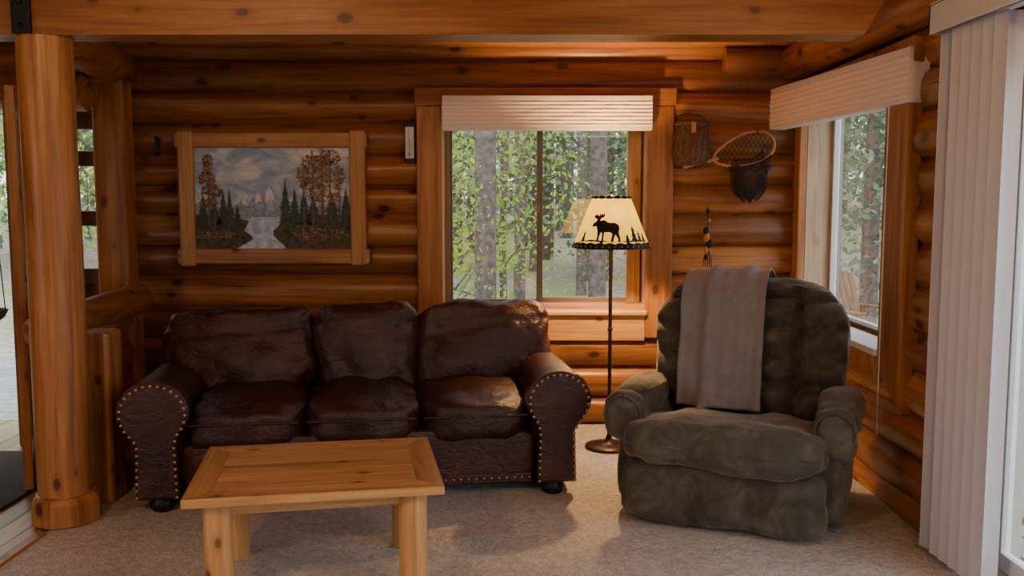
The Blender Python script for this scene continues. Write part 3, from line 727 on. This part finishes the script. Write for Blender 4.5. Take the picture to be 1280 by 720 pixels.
m=MB(blackm); m.box((-.012,0,-.06),(.012,.008,.06),0,.003); m.tube([(0,0,.04),(0,-.03,.035),(0,-.035,.055)],.005,0,6); m.tube([(0,0,-.03),(0,-.03,-.045),(0,-.045,-.03),(0,-.045,-.01)],.005,0,6); m.ball((0,-.035,.06),.01)
m.build('coat_hook',(-2.28,5.985,1.84))
m=MB(wick,netm); m.lathe([(0,0),(.05,.0),(.09,.03),(.11,.07),(.105,.072),(.08,.035),(0,.01)],(0,0,0),24,0)
for i in range(3): a=i*2.09; m.tube([(.107*math.cos(a),.107*math.sin(a),.07),(0,0,1.74)],.003,1,5,caps=False)
m.build('hanging_basket',(-2.74,4.75,.86))
m=MB(bronze,domem); m.lathe([(0,.0),(.07,0),(.07,-.02),(.02,-.03),(.012,-.05)],(0,0,0),24,0); m.lathe([(.16,-.05),(.15,-.09),(.10,-.13),(0,-.15)],(0,0,0),32,1); m.lathe([(.165,-.045),(.165,-.055),(0,-.05)],(0,0,0),32,0)
cl=m.build('ceiling_lamp',(-1.6,.9,CZ)); q=plight('ceiling_bulb',(0,0,-.28),88,(1,.58,.28),.10); q.parent=cl
cl2=bpy.data.objects.new('added_fill_lamp',cl.data); SC.collection.objects.link(cl2); cl2.location=(1.3,1.5,CZ); q=plight('added_fill_bulb',(0,0,-.28),34,(1,.58,.28),.10); q.parent=cl2  # second lamp, unseen, added to balance the light from the left
# ---------------------------------------------------------------- outside
gx=np.linspace(-40,60,60); gy=np.linspace(-30,70,60); m=MB(gm)
def gz(x,y):
    h=-.55
    d=max(0,y-9); h+=min(d*.07,2.0)
    if x>3: h+=min((x-3)*.03,1)
    return h+.12*noise.noise(Vector((x*.3,y*.3,0)))
vs=[(x,y,gz(x,y) if not(-5.5<x<4 and -5<y<7) else -.6) for y in gy for x in gx]
m.add(vs,[(i*60+j,i*60+j+1,(i+1)*60+j+1,(i+1)*60+j) for i in range(59) for j in range(59)],0,True); m.build('ground')
m=MB(deckm)
for i in range(24): m.box((-5.4,5.75+i*.145,-.12),(-2.65,5.885+i*.145,-.08),0,.003)
for i in range(24): m.box((2.12+i*.145,-2,-.12),(2.255+i*.145,4.6,-.08),0,.003)
m.build('deck')
def quads(C,S):
    n=len(C); a=np.random.normal(size=(n,3)); a/=np.linalg.norm(a,axis=1)[:,None]
    b=np.random.normal(size=(n,3)); b-=a*(a*b).sum(1)[:,None]; b/=np.linalg.norm(b,axis=1)[:,None]
    a*=S[:,None]; b*=S[:,None]*.6
    return np.stack([C-a,C+b*.9,C+a,C-b*.9],1).reshape(-1,3)
def leafmesh(C,S,mat,col=None):
    v=quads(C,S); n=len(C); m=MB(mat,bark)
    m.v=[tuple(p) for p in v]; m.f=[(4*i,4*i+1,4*i+2,4*i+3) for i in range(n)]; m.m=[0]*n; m.sm=[False]*n; m.r=list(np.clip(col if col is not None else np.random.rand(n),0,1))
    return m
def deciduous(h,n,sz,lo=.18,mat=leafG):
    nb=26
    bc=np.array([[np.random.normal()*.9*(.5+.5*k/nb),np.random.normal()*.9,h*(lo+(1-lo)*k/nb)] for k in range(nb)])
    idx=np.random.randint(0,nb,n); C=bc[idx]+np.random.normal(size=(n,3))*np.array([.45,.45,.22]); bcol=np.random.rand(nb)
    m=leafmesh(C,np.random.uniform(sz*.6,sz*1.3,n),mat,col=bcol[idx]*.6+np.random.rand(n)*.4)
    m.tube([(0,0,-.5),(.03,.02,h*.3),(-.05,.03,h*.6),(.05,0,h)],[.06,.05,.03,.02],1,8)
    for k in range(0,nb,2): b=bc[k]; m.tube([(0,0,max(.3,b[2]-.8)),tuple(b)],[.018,.006],1,5,caps=False)
    return m
def conifer(h,n,sz,bare=.15,mat=leafC):
    t=np.random.rand(n)**.8; z=h*(bare+(1-bare)*t); lay=np.floor(z/.45)*.45; R=(1-t)*h*.2+.15
    a=np.floor(np.random.rand(n)*9)/9*6.283+lay*2.3+np.random.normal(size=n)*.12; rr=np.sqrt(np.random.rand(n))*R
    C=np.stack([rr*np.cos(a),rr*np.sin(a),lay-rr*.3+np.random.normal(size=n)*.05],1)
    m=leafmesh(C,np.random.uniform(sz*.6,sz*1.3,n),mat)
    m.tube([(0,0,-.5),(0,0,h*.5),(0,0,h)],[.16,.11,.02],1,8); return m
F=bpy.data.objects.new('forest_trees',None); SC.collection.objects.link(F)
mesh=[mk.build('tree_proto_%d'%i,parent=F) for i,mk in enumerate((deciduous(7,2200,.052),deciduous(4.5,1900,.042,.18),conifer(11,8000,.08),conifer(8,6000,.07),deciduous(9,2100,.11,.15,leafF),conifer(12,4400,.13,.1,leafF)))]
def tree(k,x,y,s=1,rz=None):
    o=bpy.data.objects.new('tree',mesh[k].data); SC.collection.objects.link(o); o.parent=F; o.location=(x,y,gz(x,y)); o.rotation_euler=(0,0,random.random()*6.28 if rz is None else rz); o.scale=(s,s,s)
def put(i,x,y): mesh[i].location=(x,y,gz(x,y))
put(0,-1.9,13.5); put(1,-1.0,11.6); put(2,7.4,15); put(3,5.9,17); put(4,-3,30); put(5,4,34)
tree(1,-.1,12.8,1.0); tree(1,-.75,10.9,.7); tree(1,-2.4,12,1.1); tree(3,1.35,17,1); tree(1,3.0,14.5,.9); tree(0,-3.5,15,1.1); tree(0,3.2,19,1)
tree(3,4.75,12.2,.8); tree(2,9.5,19,1)
for i in range(44):
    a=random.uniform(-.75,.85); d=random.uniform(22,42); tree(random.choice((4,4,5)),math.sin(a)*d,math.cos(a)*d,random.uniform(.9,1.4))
for i in range(10):
    a=random.uniform(-.3,.3); d=random.uniform(17,24); tree(random.choice((0,4,3)),math.sin(a)*d,math.cos(a)*d,random.uniform(.8,1.1))
for i in range(16):
    y=random.uniform(-6,14); tree(random.choice((4,5,3)),random.uniform(14,26),y,1.1)
for i in range(12): tree(random.choice((0,1,3)),random.uniform(-14,-4.5),random.uniform(11,20),1.1)
m=MB(bark)
for x,y,r in ((-.33,10.6,.12),(.10,14.5,.09),(1.02,11.2,.11),(1.7,17,.15),(-1.3,16,.13),(.75,20,.14),(-4.9,9.5,.12),(3.1,14,.13),(-2.6,19,.15),(.3,22,.14),(1.4,24,.16),(-.9,21,.14),(.42,18,.10),(1.15,15.5,.08)):
    z=gz(x,y)-.3; m.tube([(x,y,z),(x+.02,y,z+.35),(x+.03,y,z+3),(x-.03,y,z+6),(x,y,z+11)],[r*1.6,r*1.05,r,r*.85,r*.4],0,12,.15)
m.tube([(-.1,10.9,gz(0,10.9)+.10),(.3,11.1,gz(0,11.1)+.14),(.7,11.3,gz(.7,11.3)+.12)],[.09,.1,.08],0,10,.2)
for i in range(14):
    x=random.uniform(-2,3);y=random.uniform(10,16); m.ball((x,y,gz(x,y)),random.uniform(.08,.22),0,8,(1.3,1,.7))
m.build('tree_trunks')
def adir():
    m=MB(wood('cedar',2,(.20,.09,.05),(.36,.18,.11),(.46,.26,.16),.6))
    for i in range(6): x=-.26+i*.095; m.box((x,.42,.25),(x+.08,.44,1.05-.03*abs(i-2.5)),0,.004,Rx(math.radians(-18)))
    for i in range(5): m.box((-.28,-.1+i*.1,.36-.02*i),(.28,-.02+i*.1,.38-.02*i),0,.003)
    for s in (-1,1): m.box((s*.33-.03,-.12,0),(s*.33+.03,-.03,.58),0,.004); m.box((s*.33-.03,.38,0),(s*.33+.03,.45,.58),0,.004); m.box((s*.36-.07,-.2,.58),(s*.36+.07,.52,.60),0,.004)
    return m
adir().build('adirondack_chair',(4.05,10.3,gz(4.05,10.3)+.12),.5)
# ---------------------------------------------------------------- world + portals
W=bpy.data.worlds.new('world'); SC.world=W; W.use_nodes=True; nt=W.node_tree; bg=nt.nodes['Background']
tc=N(nt,'ShaderNodeTexCoord'); sp=N(nt,'ShaderNodeSeparateXYZ'); L(nt,tc.outputs['Generated'],sp.inputs[0])
L(nt,ramp(nt,sp.outputs[2],[(0,(.68,.74,.78)),(.4,(.80,.88,.96)),(1,(.83,.92,1))]),bg.inputs[0]); bg.inputs[1].default_value=4.1
def portal(name,loc,rot,sx,sy):
    l=bpy.data.lights.new(name,'AREA'); l.shape='RECTANGLE'; l.size=sx; l.size_y=sy; l.cycles.is_portal=True
    o=bpy.data.objects.new(name,l); SC.collection.objects.link(o); o.location=loc; o.rotation_euler=rot
H=math.pi/2
portal('portal_patio',(XR+.3,.8,1.06),(0,H,0),2.1,5.6)
portal('portal_left',(-4.7,-.3,1.45),(0,-H,0),1.5,3.8)
portal('portal_window',(.2,6.35,1.45),(-H,0,0),1.3,1.35)
portal('portal_side',(XR+.3,5.17,1.45),(0,H,0),1.4,1.3)
print('built',len(bpy.data.objects))
